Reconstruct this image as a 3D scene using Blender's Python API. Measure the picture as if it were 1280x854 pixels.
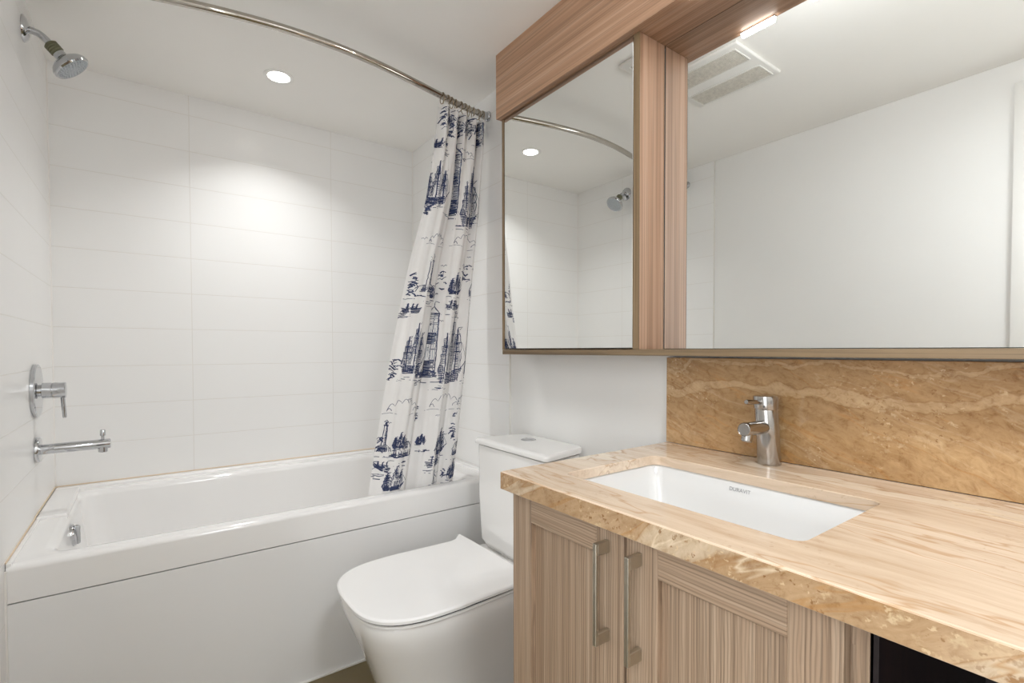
import bpy, bmesh, math, random
from mathutils import Vector, Matrix
PI = math.pi
S = bpy.context.scene
for o in list(bpy.data.objects):
    bpy.data.objects.remove(o)

# ------------------------------------------------------------------ camera
yaw, pitch, roll = math.radians(-36.2497), math.radians(-1.2461), math.radians(-0.0951)
fw = Vector((-math.sin(yaw)*math.cos(pitch), math.cos(yaw)*math.cos(pitch), math.sin(pitch)))
rt = Vector((math.cos(yaw), math.sin(yaw), 0))
up = rt.cross(fw)
r2 = rt*math.cos(roll) + up*math.sin(roll)
u2 = -rt*math.sin(roll) + up*math.cos(roll)
cd = bpy.data.cameras.new('camera')
cam = bpy.data.objects.new('camera', cd)
S.collection.objects.link(cam)
M = Matrix((r2, u2, -fw)).transposed().to_4x4()
M.translation = Vector((0.2993, -2.6186, 1.1273))
cam.matrix_world = M
cd.sensor_width = 36
cd.lens = 621.275/1280*36
cd.shift_y = 24.39/1280
cd.clip_start = 0.02
S.camera = cam

# ------------------------------------------------------------------ light and exposure
S.view_settings.view_transform = 'Standard'
S.view_settings.look = 'None'
S.view_settings.gamma = 1
S.view_settings.use_curve_mapping = False
S.view_settings.exposure = 0.42
S.cycles.use_denoising = True
S.cycles.max_bounces = 16
S.cycles.diffuse_bounces = 10
S.cycles.glossy_bounces = 8
S.cycles.caustics_reflective = False
S.cycles.sample_clamp_indirect = 6
w = bpy.data.worlds.new('world')
S.world = w
w.use_nodes = True
w.node_tree.nodes['Background'].inputs[0].default_value = (0.93, 0.967, 1.0, 1)      # daylight arriving through the open doorway
w.node_tree.nodes['Background'].inputs[1].default_value = 3.1
pl = bpy.data.lights.new('doorway_portal', 'AREA'); pl.shape = 'RECTANGLE'; pl.size = 0.76; pl.size_y = 2.06; pl.cycles.is_portal = True
po = bpy.data.objects.new('doorway_portal', pl); S.collection.objects.link(po)
po.location = (-0.05, -2.67, 1.035); po.rotation_euler = (PI/2, 0, -PI/2)
P_DOWN, P_BAR, P_FACE, P_FILL = 2.6, 0.12, 1.3, 11.0
WARM = (0.975, 0.985, 0.985)
COOL = (0.925, 0.968, 1.0)

# ------------------------------------------------------------------ room dimensions
W, H = 1.524, 2.247
YF = -3.35
TILE_Y = -0.929

# ------------------------------------------------------------------ helpers
col = S.collection
WORLD = {}          # root location of every object's thing

def off_of(parent):
    return WORLD[parent.name]

def obj(name, bm, mat, parent=None, origin=None, smooth=True, angle=35, wn=False):
    bmesh.ops.recalc_face_normals(bm, faces=bm.faces)
    off = off_of(parent) if parent else Vector(origin or (0, 0, 0))
    bmesh.ops.translate(bm, verts=bm.verts, vec=-off)
    me = bpy.data.meshes.new(name)
    bm.to_mesh(me); bm.free()
    for m in (mat if isinstance(mat, (list, tuple)) else [mat]):
        me.materials.append(m)
    if smooth:
        for p in me.polygons: p.use_smooth = True
        me.set_sharp_from_angle(angle=math.radians(angle))
    o = bpy.data.objects.new(name, me)
    col.objects.link(o)
    if wn: o.modifiers.new('weighted_normal', 'WEIGHTED_NORMAL').keep_sharp = True
    if parent: o.parent = parent
    else: o.location = off
    WORLD[o.name] = off.copy()
    return o

def tag(o, label, cat, group=None):
    o['label'] = label; o['category'] = cat
    if group: o['group'] = group
    return o

def thing(name, label, cat, loc, group=None):
    o = bpy.data.objects.new(name, None)
    o.empty_display_size = 0.05
    col.objects.link(o)
    o.location = loc
    WORLD[o.name] = Vector(loc)
    return tag(o, label, cat, group)

def struct(name, bm, mat, parent=None, **k):
    o = obj(name, bm, mat, parent, **k)
    if parent is None: o['kind'] = 'structure'
    return o

def box(bm, x0, x1, y0, y1, z0, z1, bev=0, seg=2, mi=0):
    vs = [bm.verts.new(p) for p in ((x0,y0,z0),(x1,y0,z0),(x1,y1,z0),(x0,y1,z0),(x0,y0,z1),(x1,y0,z1),(x1,y1,z1),(x0,y1,z1))]
    fs = [bm.faces.new([vs[i] for i in f]) for f in ((0,3,2,1),(4,5,6,7),(0,1,5,4),(1,2,6,5),(2,3,7,6),(3,0,4,7))]
    for f in fs: f.material_index = mi
    if bev:
        es = list({e for f in fs for e in f.edges})
        bmesh.ops.bevel(bm, geom=es, offset=bev, segments=seg, profile=0.5, affect='EDGES')
    return vs

def BX(*a, **k):
    bm = bmesh.new(); box(bm, *a, **k); return bm

def loft(bm, rings, cap0=True, cap1=True, closed=True, mi=0):
    R = [[bm.verts.new(p) for p in r] for r in rings]
    n = len(R[0])
    for a, b in zip(R, R[1:]):
        for i in range(n if closed else n-1):
            j = (i+1) % n
            f = bm.faces.new((a[i], a[j], b[j], b[i])); f.material_index = mi
    if cap0: bm.faces.new(R[0][::-1]).material_index = mi
    if cap1: bm.faces.new(R[-1]).material_index = mi
    return R

def rrect(x0, x1, y0, y1, r, z, n=6):
    out = []
    r = min(r, (x1-x0)/2-1e-4, (y1-y0)/2-1e-4)
    for cx, cy, a0 in ((x1-r, y1-r, 0), (x0+r, y1-r, PI/2), (x0+r, y0+r, PI), (x1-r, y0+r, 1.5*PI)):
        for i in range(n+1):
            a = a0 + PI/2*i/n
            out.append((cx+r*math.cos(a), cy+r*math.sin(a), z))
    return out

def frame_of(d):
    d = Vector(d).normalized()
    t = Vector((0, 0, 1)) if abs(d.z) < 0.9 else Vector((0, 1, 0))
    a = d.cross(t).normalized()
    return a, d.cross(a).normalized(), d

def lathe(bm, o, d, prof, n=32, cap0=True, cap1=True, mi=0):
    """prof: (radius, distance along the axis d from o)"""
    a, b, d = frame_of(d); o = Vector(o)
    rings = [[o + d*t + (a*math.cos(2*PI*i/n) + b*math.sin(2*PI*i/n))*max(r, 1e-5) for i in range(n)] for r, t in prof]
    return loft(bm, rings, cap0, cap1, mi=mi)

def tube(bm, pts, r, n=16, cap=True, closed=False):
    pts = [Vector(p) for p in pts]
    rings = []
    N = len(pts)
    ref = None
    for i, p in enumerate(pts):
        d = (pts[(i+1) % N]-pts[i-1]) if closed else (pts[min(i+1, N-1)]-pts[max(i-1, 0)])
        d.normalize()
        if ref is None: a, b, _ = frame_of(d)
        else:
            a = (ref - d*ref.dot(d)).normalized(); b = d.cross(a)
        ref = a
        rr = r[i] if isinstance(r, (list, tuple)) else r
        rings.append([p+(a*math.cos(2*PI*k/n)+b*math.sin(2*PI*k/n))*rr for k in range(n)])
    if closed: rings.append(rings[0]); cap = False
    loft(bm, rings, cap, cap)
    if closed: bmesh.ops.remove_doubles(bm, verts=bm.verts, dist=1e-6)

# ------------------------------------------------------------------ materials
def mat(name, rgb, rough=0.5, metal=0.0, spec=0.5, coat=0.0):
    m = bpy.data.materials.new(name); m.use_nodes = True
    b = m.node_tree.nodes['Principled BSDF']
    b.inputs['Base Color'].default_value = (*rgb, 1)
    b.inputs['Roughness'].default_value = rough
    b.inputs['Metallic'].default_value = metal
    b.inputs['Specular IOR Level'].default_value = spec
    b.inputs['Coat Weight'].default_value = coat
    b.inputs['Coat Roughness'].default_value = 0.05
    return m

class NT:
    def __init__(s, m):
        s.t = m.node_tree; s.N = s.t.nodes; s.L = s.t.links
        s.b = s.N['Principled BSDF']
    def new(s, typ, **k):
        n = s.N.new(typ)
        for a, v in k.items(): setattr(n, a, v)
        return n
    def link(s, a, b): s.L.new(a, b)
    def coord(s, scale=(1, 1, 1), rot=(0, 0, 0), loc=(0, 0, 0)):
        c = s.new('ShaderNodeTexCoord'); mp = s.new('ShaderNodeMapping')
        mp.inputs['Scale'].default_value = scale; mp.inputs['Rotation'].default_value = rot; mp.inputs['Location'].default_value = loc
        s.link(c.outputs['Object'], mp.inputs['Vector']); return mp.outputs[0]
    def noise(s, vec, scale, detail=4, rough=0.5, dist=0.0):
        n = s.new('ShaderNodeTexNoise'); s.link(vec, n.inputs['Vector'])
        n.inputs['Scale'].default_value = scale; n.inputs['Detail'].default_value = detail
        n.inputs['Roughness'].default_value = rough; n.inputs['Distortion'].default_value = dist
        return n.outputs['Fac']
    def ramp(s, fac, stops):
        r = s.new('ShaderNodeValToRGB'); s.link(fac, r.inputs[0])
        e = r.color_ramp.elements
        while len(e) < len(stops): e.new(0.5)
        for x, (p, c) in zip(e, stops): x.position = p; x.color = (*c, 1) if len(c) == 3 else c
        return r.outputs[0]
    def mix(s, fac, a, b, blend='MIX'):
        n = s.new('ShaderNodeMix', data_type='RGBA', blend_type=blend)
        for v, i in ((fac, 0), (a, 6), (b, 7)):
            if hasattr(v, 'links'): s.link(v, n.inputs[i])
            else: n.inputs[i].default_value = v if i == 0 else (*v, 1)
        return n.outputs[2]
    def math(s, op, a, b=0.0, c=0.0):
        n = s.new('ShaderNodeMath', operation=op)
        for i, v in enumerate((a, b, c)):
            if hasattr(v, 'links'): s.link(v, n.inputs[i])
            else: n.inputs[i].default_value = v
        return n.outputs[0]
    def bump(s, h, strength, dist=0.001):
        n = s.new('ShaderNodeBump'); n.inputs['Strength'].default_value = strength; n.inputs['Distance'].default_value = dist
        s.link(h, n.inputs['Height']); s.link(n.outputs[0], s.b.inputs['Normal'])

def wood(name, axis, dark, mid, light, rough=0.45, freq=1.0, lines=0.55, broad=48, ribs=None):
    m = mat(name, mid, rough); t = NT(m)
    lo, hi = 0.8, broad*freq
    sc = [hi, hi, hi]; sc['xyz'.index(axis)] = lo
    v = t.coord(tuple(sc))
    n1 = t.noise(v, 1.0, 3, 0.55, 0.15)
    sc2 = [210*freq]*3; sc2['xyz'.index(axis)] = 1.6
    n2 = t.noise(t.coord(tuple(sc2)), 1.0, 2, 0.5)
    c1 = t.ramp(n1, [(0.30, dark), (0.5, mid), (0.70, light)])
    c2 = t.ramp(n2, [(0.40, (lines, lines*0.97, lines*0.93)), (0.50, (1, 1, 1))])
    cw = t.mix(0.6, c1, c2, 'MULTIPLY')
    if ribs:
        sp = t.new('ShaderNodeSeparateXYZ'); t.link(t.coord(), sp.inputs[0])
        sl = [7.0]*3; sl['xyz'.index(axis)] = 1.2
        wob = t.noise(t.coord((sl[0]*6, sl[1]*6, sl[2]*6)), 1.0, 2)
        ph = t.math('ADD', t.math('MULTIPLY', sp.outputs[ribs], 2*PI/0.0052), t.math('MULTIPLY', wob, 14.0))
        rb = t.math('MULTIPLY_ADD', t.math('SINE', ph), 0.5, 0.5)
        cw = t.mix(0.55, cw, t.ramp(rb, [(0.0, (0.56, 0.54, 0.51)), (0.38, (0.95, 0.95, 0.95)), (1.0, (1.06, 1.06, 1.06))]), 'MULTIPLY')
    t.link(cw, t.b.inputs['Base Color'])
    t.bump(n2, 0.12, 0.0006)
    return m

def tilemat(name, axis):
    """glossy white ceramic in stacked courses; axis = horizontal axis of the wall"""
    m = mat(name, (0.86, 0.85, 0.83), 0.26, spec=0.3); t = NT(m)
    c = t.new('ShaderNodeTexCoord'); sx = t.new('ShaderNodeSeparateXYZ'); t.link(c.outputs['Object'], sx.inputs[0])
    hz = sx.outputs['X' if axis == 'x' else 'Y']
    def joint(sock, o, per, wdt):
        a = t.math('ADD', sock, -o + per*50)
        fr = t.math('FRACT', t.math('DIVIDE', a, per))
        d = t.math('MULTIPLY', t.math('MINIMUM', fr, t.math('SUBTRACT', 1.0, fr)), per)
        return t.math('SMOOTH_MIN', t.math('DIVIDE', d, wdt), 1.0, 0.2)
    jz = joint(sx.outputs['Z'], 0.595, 0.1566, 0.0020)
    jh = joint(hz, 0.46 if axis == 'x' else -0.415, 0.61, 0.0020)
    j = t.math('MINIMUM', jz, jh)
    wav = t.noise(t.coord((1, 1, 1)), 5.0, 1)
    t.link(t.mix(t.math('MULTIPLY', j, 1.0), (0.75, 0.725, 0.685), (0.86, 0.855, 0.845)), t.b.inputs['Base Color'])
    t.bump(t.math('ADD', j, t.math('MULTIPLY', wav, 0.6)), 0.35, 0.001)
    return m

def stonemat(name, seed, pal, bandc, bandw=0.6, mot=0.6, pale=0.6, fleck=0.85, width=1.0, stretch=1.0, bandz=None, crack=0.5, tilt=0.0, fr=0.0, pt=0.44):
    m = mat(name, (0.6, 0.4, 0.2), 0.13, spec=0.5); t = NT(m)
    base = t.coord((1, 1, 1), rot=(tilt, 0, 0), loc=(seed, seed*1.7, seed))
    def vm(op, v, s, w=None):
        n = t.new('ShaderNodeVectorMath', operation=op); t.link(v, n.inputs[0]); n.inputs[1].default_value = s
        if w is not None: t.link(w, n.inputs[2])
        return n.outputs[0]
    warp = t.new('ShaderNodeTexNoise'); t.link(base, warp.inputs['Vector']); warp.inputs['Scale'].default_value = 2.6; warp.inputs['Detail'].default_value = 3
    wv = vm('MULTIPLY_ADD', warp.outputs['Color'], (0.07, 0.10, 0.10), base)
    big = t.noise(vm('MULTIPLY', wv, (5, 1.3, 6)), 1.0, 4, 0.55)
    cl = t.ramp(big, [(0.30, pal[0]), (0.5, pal[1]), (0.66, pal[2])])
    streak = t.noise(vm('MULTIPLY', wv, (60, 4.0/stretch, 60)), 1.0, 5, 0.65, 0.2)
    cl = t.mix(0.55, cl, t.ramp(streak, [(0.34, (0.74, 0.66, 0.57)), (0.5, (0.96, 0.96, 0.96)), (0.66, (1.10, 1.12, 1.15))]), 'MULTIPLY')
    # creamy meandering bands edged by fine brown seams
    v = t.noise(vm('MULTIPLY', wv, (4.0, 0.7, 4.2)), 1.0, 5, 0.5, 0.0)
    band = t.math('ABSOLUTE', t.math('SUBTRACT', v, 0.55))
    cl = t.mix(t.ramp(band, [(0.0, (bandw,)*3), (0.012*width, (bandw*0.75,)*3), (0.020*width, (0,)*3)]), cl, bandc)
    seam = t.math('ABSOLUTE', t.math('SUBTRACT', band, 0.019*width))
    cl = t.mix(t.ramp(seam, [(0.0, (0.5,)*3), (0.003, (0,)*3)]), cl, (0.34, 0.17, 0.06))
    v2 = t.noise(vm('MULTIPLY', wv, (8, 1.4, 9)), 1.0, 4, 0.55, 0.1)
    b2 = t.math('ABSOLUTE', t.math('SUBTRACT', v2, 0.5))
    cl = t.mix(t.ramp(b2, [(0.0, (crack,)*3), (0.006, (crack*0.5,)*3), (0.011, (0,)*3)]), cl, (0.42, 0.22, 0.08))
    b3 = t.math('ABSOLUTE', t.math('SUBTRACT', v2, 0.585))
    cl = t.mix(t.ramp(b3, [(0.0, (pale,)*3), (0.010, (0,)*3)]), cl, (0.86, 0.72, 0.52))
    if bandz is not None:
        sp = t.new('ShaderNodeSeparateXYZ'); t.link(t.coord(), sp.inputs[0])
        yo = t.new('ShaderNodeCombineXYZ'); t.link(sp.outputs['Y'], yo.inputs[1])
        wz = t.noise(yo.outputs[0], 3.3, 4, 0.55)
        ww = t.noise(vm('MULTIPLY', wv, (6, 6, 14)), 1.0, 5, 0.6)
        for zc_, th in ((bandz, 0.013), (bandz+0.062, 0.005)):
            dz = t.math('SUBTRACT', sp.outputs['Z'], t.math('ADD', zc_-0.07, t.math('MULTIPLY', wz, 0.14)))
            dz = t.math('ADD', dz, t.math('MULTIPLY', t.math('SUBTRACT', ww, 0.5), 0.075))
            ad = t.math('DIVIDE', t.math('ABSOLUTE', dz), th)
            cl = t.mix(t.ramp(ad, [(0.0, (0.55,)*3), (0.7, (0.45,)*3), (1.0, (0,)*3)]), cl, bandc)
            ae = t.math('ABSOLUTE', t.math('SUBTRACT', ad, 1.0))
            cl = t.mix(t.ramp(ae, [(0.0, (0.38,)*3), (0.22, (0,)*3)]), cl, (0.24, 0.12, 0.045))
    mott = t.noise(vm('MULTIPLY', wv, (45, 22/max(0.5, stretch), 60)), 1.0, 6, 0.7, 0.8)
    cl = t.mix(mot, cl, t.ramp(mott, [(0.30, (0.66, 0.56, 0.46)), (0.48, (1, 1, 1)), (0.68, (1.18, 1.22, 1.28))]), 'MULTIPLY')
    # fossil flecks and pits, in patches
    patch = t.ramp(t.noise(base, 5.0, 2), [(pt, (0,)*3), (pt+0.12, (1,)*3)])
    jit = t.new('ShaderNodeTexNoise'); t.link(base, jit.inputs['Vector']); jit.inputs['Scale'].default_value = 170; jit.inputs['Detail'].default_value = 2
    wf = vm('MULTIPLY_ADD', jit.outputs['Color'], (0.014, 0.014, 0.014), wv)
    for sc_, lo, col_d, col_l in ((130, 0.16, (0.24, 0.115, 0.04), (0.66, 0.49, 0.30)), (55, 0.10, (0.30, 0.15, 0.055), (0.62, 0.46, 0.28))):
        vo = t.new('ShaderNodeTexVoronoi'); t.link(vm('MULTIPLY', wf, (1, 0.6, 1)), vo.inputs['Vector']); vo.inputs['Scale'].default_value = sc_
        fl = t.math('MULTIPLY', t.ramp(vo.outputs['Distance'], [(lo+fr, (1,)*3), (lo+fr+0.14, (0,)*3)]), patch)
        sep = t.new('ShaderNodeSeparateColor'); t.link(vo.outputs['Color'], sep.inputs[0])
        fc = t.mix(t.ramp(sep.outputs[0], [(0.5, (0,)*3), (0.6, (1,)*3)]), col_d, col_l)
        cl = t.mix(t.math('MULTIPLY', fl, t.math('MULTIPLY', sep.outputs[1], fleck)), cl, fc)
    t.link(cl, t.b.inputs['Base Color'])
    return m

def noisy(name, rgb, amt, scale, rough, **k):
    m = mat(name, rgb, rough, **k); t = NT(m)
    n = t.noise(t.coord(), scale, 4)
    t.link(t.ramp(n, [(0.3, tuple(c*(1-amt) for c in rgb)), (0.7, tuple(min(1, c*(1+amt)) for c in rgb))]), t.b.inputs['Base Color'])
    return m

def emis(name, rgb, s):
    m = bpy.data.materials.new(name); m.use_nodes = True
    b = m.node_tree.nodes['Principled BSDF']
    b.inputs['Base Color'].default_value = (0.9, 0.9, 0.9, 1)
    b.inputs['Emission Color'].default_value = (*rgb, 1); b.inputs['Emission Strength'].default_value = s
    return m

PAINT = noisy('wall_paint', (0.825, 0.82, 0.805), 0.01, 3, 0.55)
CEIL = noisy('ceiling_paint', (0.87, 0.855, 0.825), 0.01, 3, 0.7)
TILE_X = tilemat('white_tile_back', 'x')
TILE_YM = tilemat('white_tile_side', 'y')
CAULK = mat('tan_caulk', (0.76, 0.62, 0.46), 0.6)
WCAULK = mat('white_caulk', (0.82, 0.80, 0.77), 0.4)
ACRYL = noisy('tub_acrylic', (0.86, 0.85, 0.84), 0.006, 4, 0.10, coat=0.3)
APRON = noisy('apron_acrylic', (0.83, 0.825, 0.82), 0.006, 4, 0.16)
CERAM = noisy('white_ceramic', (0.86, 0.85, 0.835), 0.006, 5, 0.06, coat=0.4)
PLAST = noisy('seat_plastic', (0.88, 0.87, 0.86), 0.006, 5, 0.16)
CHROME = noisy('chrome', (0.56, 0.57, 0.59), 0.02, 8, 0.045, metal=1.0)
RODM = noisy('rod_steel', (0.50, 0.465, 0.415), 0.02, 8, 0.05, metal=1.0)
BCHROME = noisy('satin_chrome', (0.46, 0.44, 0.42), 0.03, 8, 0.16, metal=1.0)
NICKEL = noisy('brushed_nickel', (0.58, 0.54, 0.46), 0.05, 40, 0.34, metal=1.0)
BRONZE = noisy('aged_ring_metal', (0.34, 0.27, 0.18), 0.1, 30, 0.3, metal=1.0)
SPRAY = noisy('grey_spray_face', (0.42, 0.45, 0.48), 0.15, 160, 0.4)
GRIP = noisy('olive_grip_rubber', (0.16, 0.155, 0.09), 0.1, 40, 0.5)
DARK = noisy('dark_gap', (0.012, 0.010, 0.010), 0.2, 10, 0.7)
MIRROR = noisy('mirror_silver', (0.90, 0.91, 0.895), 0.001, 2, 0.0, metal=1.0)
MEDGE = mat('mirror_edge', (0.03, 0.05, 0.045), 0.2)
STONE = stonemat('beige_marble', 0.0, ((0.56, 0.42, 0.295), (0.69, 0.54, 0.405), (0.78, 0.64, 0.50)), (0.86, 0.77, 0.64), 0.6, 0.16, 0.7, 0.3, 0.9, 2.4, None, 0.55)
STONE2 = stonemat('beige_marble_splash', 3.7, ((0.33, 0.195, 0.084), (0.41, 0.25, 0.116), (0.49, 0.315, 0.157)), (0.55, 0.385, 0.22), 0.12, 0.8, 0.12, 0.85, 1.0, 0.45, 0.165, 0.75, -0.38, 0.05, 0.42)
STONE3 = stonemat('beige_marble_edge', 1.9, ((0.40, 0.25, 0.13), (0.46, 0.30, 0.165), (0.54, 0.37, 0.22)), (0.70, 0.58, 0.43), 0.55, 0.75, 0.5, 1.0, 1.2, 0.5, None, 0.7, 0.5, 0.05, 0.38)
# upper cabinetry: reddish walnut laminate
UP = ((0.38, 0.215, 0.13), (0.47, 0.28, 0.175), (0.56, 0.36, 0.245))
WOOD_UY = wood('walnut_laminate_along', 'y', *UP, freq=1.3)
WOOD_UZ = wood('walnut_laminate_upright', 'z', *UP, freq=1.3)
EDGE = wood('ledge_edge_band', 'y', (0.15, 0.10, 0.055), (0.20, 0.137, 0.075), (0.25, 0.175, 0.10))
LO = ((0.37, 0.25, 0.165), (0.43, 0.305, 0.21), (0.49, 0.365, 0.262))
WOOD_LZ = wood('taupe_linear_upright', 'z', *LO, freq=1.6, lines=0.5, broad=70, ribs='Y')
WOOD_LY = wood('taupe_linear_along', 'y', *LO, freq=1.6, lines=0.6, broad=90, ribs='Z')
KNEEHOLE_SHADE = wood('kneehole_shade_wood', 'z', (0.010, 0.006, 0.006), (0.016, 0.009, 0.010), (0.028, 0.014, 0.013))  # near-black wood tone with the kneehole's shade put into the colour
FLOORM = noisy('olive_floor_tile', (0.19, 0.145, 0.070), 0.08, 6, 0.22)
GRILLE = noisy('fan_grille_plastic', (0.80, 0.79, 0.76), 0.02, 9, 0.45)
FANMESH = noisy('fan_dusty_mesh', (0.66, 0.63, 0.57), 0.12, 90, 0.8)
LED = emis('led_diffuser', (1, 0.99, 0.97), 12)
LENS = emis('lamp_lens', (1, 0.97, 0.92), 12)

# ------------------------------------------------------------------ room shell
bm = BX(-0.1, W+0.1, YF-0.1, 0.1, -0.1, 0); box(bm, -1.6, -0.1, YF-0.1, -1.8, -0.1, 0); struct('floor', bm, FLOORM, smooth=False)
# grout lines on the floor tiles
bm = bmesh.new()
for x in (0.35, 0.965): box(bm, x, x+0.003, YF, -0.868, 0, 0.0008)
for y in (-1.45, -2.05, -2.65): box(bm, 0, W, y, y+0.003, 0, 0.0008)
struct('trim_5', bm, mat('floor_grout', (0.09, 0.07, 0.036), 0.8), smooth=False)
struct('ceiling', BX(-0.1, W+0.1, YF-0.1, 0.1, H, H+0.1), CEIL, smooth=False)
struct('wall_back', BX(-0.1, W+0.1, 0, 0.1, 0, H), TILE_X, smooth=False)
def sidewall(name, xin, xout, door=None):
    bm = bmesh.new()
    s = 1 if xout > xin else -1
    def seg(a, y0, y1, z0, z1, mi):
        box(bm, min(a, xout), max(a, xout), y0, y1, z0, z1, mi=mi)
    seg(xin, TILE_Y, 0, 0, H, 1)
    if door:
        y0, y1, zt = door
        seg(xin+s*0.006, y1, TILE_Y, 0, H, 0); seg(xin+s*0.006, YF, y0, 0, H, 0); seg(xin+s*0.006, y0, y1, zt, H, 0)
    else:
        seg(xin+s*0.006, YF, TILE_Y, 0, H, 0)
    return struct(name, bm, [PAINT, TILE_YM], smooth=False)
sidewall('wall_left', 0.0, -0.1, (-3.05, -2.29, 2.07))
sidewall('wall_right', W, W+0.1)
struct('wall_front', BX(-0.1, W+0.1, YF-0.1, YF, 0, H), PAINT, smooth=False)
# tile edge trims, corner and tub caulk
bm = bmesh.new()
box(bm, W-0.0015, W+0.006, TILE_Y-0.004, TILE_Y, 0, H, 0.001)
box(bm, -0.006, 0.0015, TILE_Y-0.004, TILE_Y, 0, H, 0.001)
struct('trim_1', bm, mat('tile_edge_strip', (0.74, 0.72, 0.68), 0.35), smooth=False)
bm = bmesh.new()
lathe(bm, (0.0, 0.0, 0.6), (0, 0, 1), [(0.004, 0), (0.004, H-0.6)], 8)
lathe(bm, (W, 0.0, 0.6), (0, 0, 1), [(0.004, 0), (0.004, H-0.6)], 8)
struct('trim_2', bm, WCAULK)
bm = bmesh.new()
tube(bm, [(W, -0.001, 0.5945), (0.012, -0.001, 0.5945), (0.001, -0.012, 0.5945), (0.001, -0.43, 0.594), (0.001, -0.45, 0.590), (0.001, -0.85, 0.588)], 0.0022, 8)
struct('trim_3', bm, CAULK)
bm = BX(0.0, W, -0.868, -0.8605, 0.0, 0.0055, 0.001)
box(bm, 0.0, 0.004, -0.866, -0.859, 0.0, 0.570)
struct('trim_4', bm, WCAULK, smooth=False)

# door on the left wall, only seen in the mirror
d = bpy.data.objects.new('door_1', None); col.objects.link(d); d.location = (0, -2.67, 0); d['kind'] = 'structure'; WORLD['door_1'] = Vector((0, -2.67, 0))
DOORW = mat('door_white', (0.80, 0.79, 0.765), 0.35)
bm = bmesh.new()
box(bm, -0.006, 0.012, -2.29, -2.20, 0, 2.158, 0.003); box(bm, -0.006, 0.012, -3.14, -3.05, 0, 2.158, 0.003)
box(bm, -0.006, 0.012, -3.05, -2.29, 2.07, 2.158, 0.003)
obj('door_frame', bm, DOORW, d)
bm = BX(-0.86, -0.105, -2.33, -2.29, 0.008, 2.065, 0.002)          # standing open, swung out into the hall
for z0, z1 in ((0.25, 0.95), (1.1, 1.9)): box(bm, -0.75, -0.21, -2.336, -2.329, z0, z1, 0.006)
obj('door_panel', bm, DOORW, d)
bm = bmesh.new(); lathe(bm, (-0.80, -2.33, 1.0), (0, -1, 0), [(0.025, 0), (0.025, 0.006), (0.009, 0.01), (0.009, 0.05)], 20)
tube(bm, [(-0.80, -2.378, 1.0), (-0.75, -2.38, 1.0), (-0.69, -2.38, 1.0)], 0.008, 12); obj('door_handle', bm, BCHROME, d)

# ------------------------------------------------------------------ bathtub
tub = thing('bathtub', 'long white alcove bathtub with a deep rim along the tiled back wall', 'bathtub', (0.762, -0.43, 0))
bm = bmesh.new()
X0, X1 = 0.001, W-0.001
rings = [
    rrect(X0, X1, -0.861, -0.001, 0.006, 0.4865),
    rrect(X0, X1, -0.862, -0.001, 0.006, 0.566),
    rrect(X0, X1, -0.860, -0.001, 0.007, 0.574),
    rrect(X0, X1, -0.853, -0.001, 0.008, 0.5795),
    rrect(X0, X1, -0.843, -0.001, 0.010, 0.5815),
    rrect(0.06, 1.425, -0.815, -0.075, 0.055, 0.5815),
    rrect(0.070, 1.415, -0.803, -0.083, 0.06, 0.5795),
    rrect(0.080, 1.405, -0.792, -0.092, 0.065, 0.572),
    rrect(0.085, 1.395, -0.785, -0.098, 0.07, 0.56),
    rrect(0.092, 1.38, -0.780, -0.104, 0.07, 0.50),
    rrect(0.130, 1.27, -0.755, -0.130, 0.09, 0.26),
    rrect(0.150, 1.22, -0.735, -0.150, 0.10, 0.205),
    rrect(0.190, 1.16, -0.700, -0.190, 0.10, 0.18),
    rrect(0.40, 0.90, -0.52, -0.36, 0.06, 0.172)]
loft(bm, rings, False, True)
# raised ledges against the walls: behind, the stepped back-left shelf, right end, slim front-left lip
box(bm, X0, X1, -0.040, -0.001, 0.57, 0.5935, 0.008, 3)
box(bm, X0+0.0005, 0.078, -0.44, -0.034, 0.565, 0.5930, 0.007, 3)
box(bm, X0, 0.013, -0.855, -0.43, 0.565, 0.588, 0.004, 3)
box(bm, 1.480, X1-0.0005, -0.80, -0.034, 0.565, 0.5930, 0.008, 3)
obj('tub_shell', bm, ACRYL, tub, angle=50, wn=True)
bm = BX(0.002, W-0.002, -0.8605, -0.835, 0.0, 0.483, 0.001)
obj('apron_panel', bm, APRON, tub, smooth=False)
bm = BX(0.004, W-0.004, -0.852, -0.84, 0.482, 0.488); obj('apron_joint', bm, mat('joint_grey', (0.35, 0.34, 0.33), 0.6), tub, smooth=False)
bm = bmesh.new()
lathe(bm, (0.089, -0.45, 0.520), (1, 0, 0.16), [(0.037, -0.006), (0.037, 0.004), (0.034, 0.010), (0.018, 0.014), (0.0, 0.015)], 32)
box(bm, 0.094, 0.112, -0.458, -0.442, 0.488, 0.552, 0.006, 3)
obj('overflow_cover', bm, CHROME, tub)
bm = bmesh.new(); lathe(bm, (0.42, -0.44, 0.170), (0, 0, 1), [(0.036, 0), (0.036, 0.005), (0.028, 0.007), (0.027, 0.004), (0.0, 0.004)], 28)
obj('drain', bm, CHROME, tub)

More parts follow.
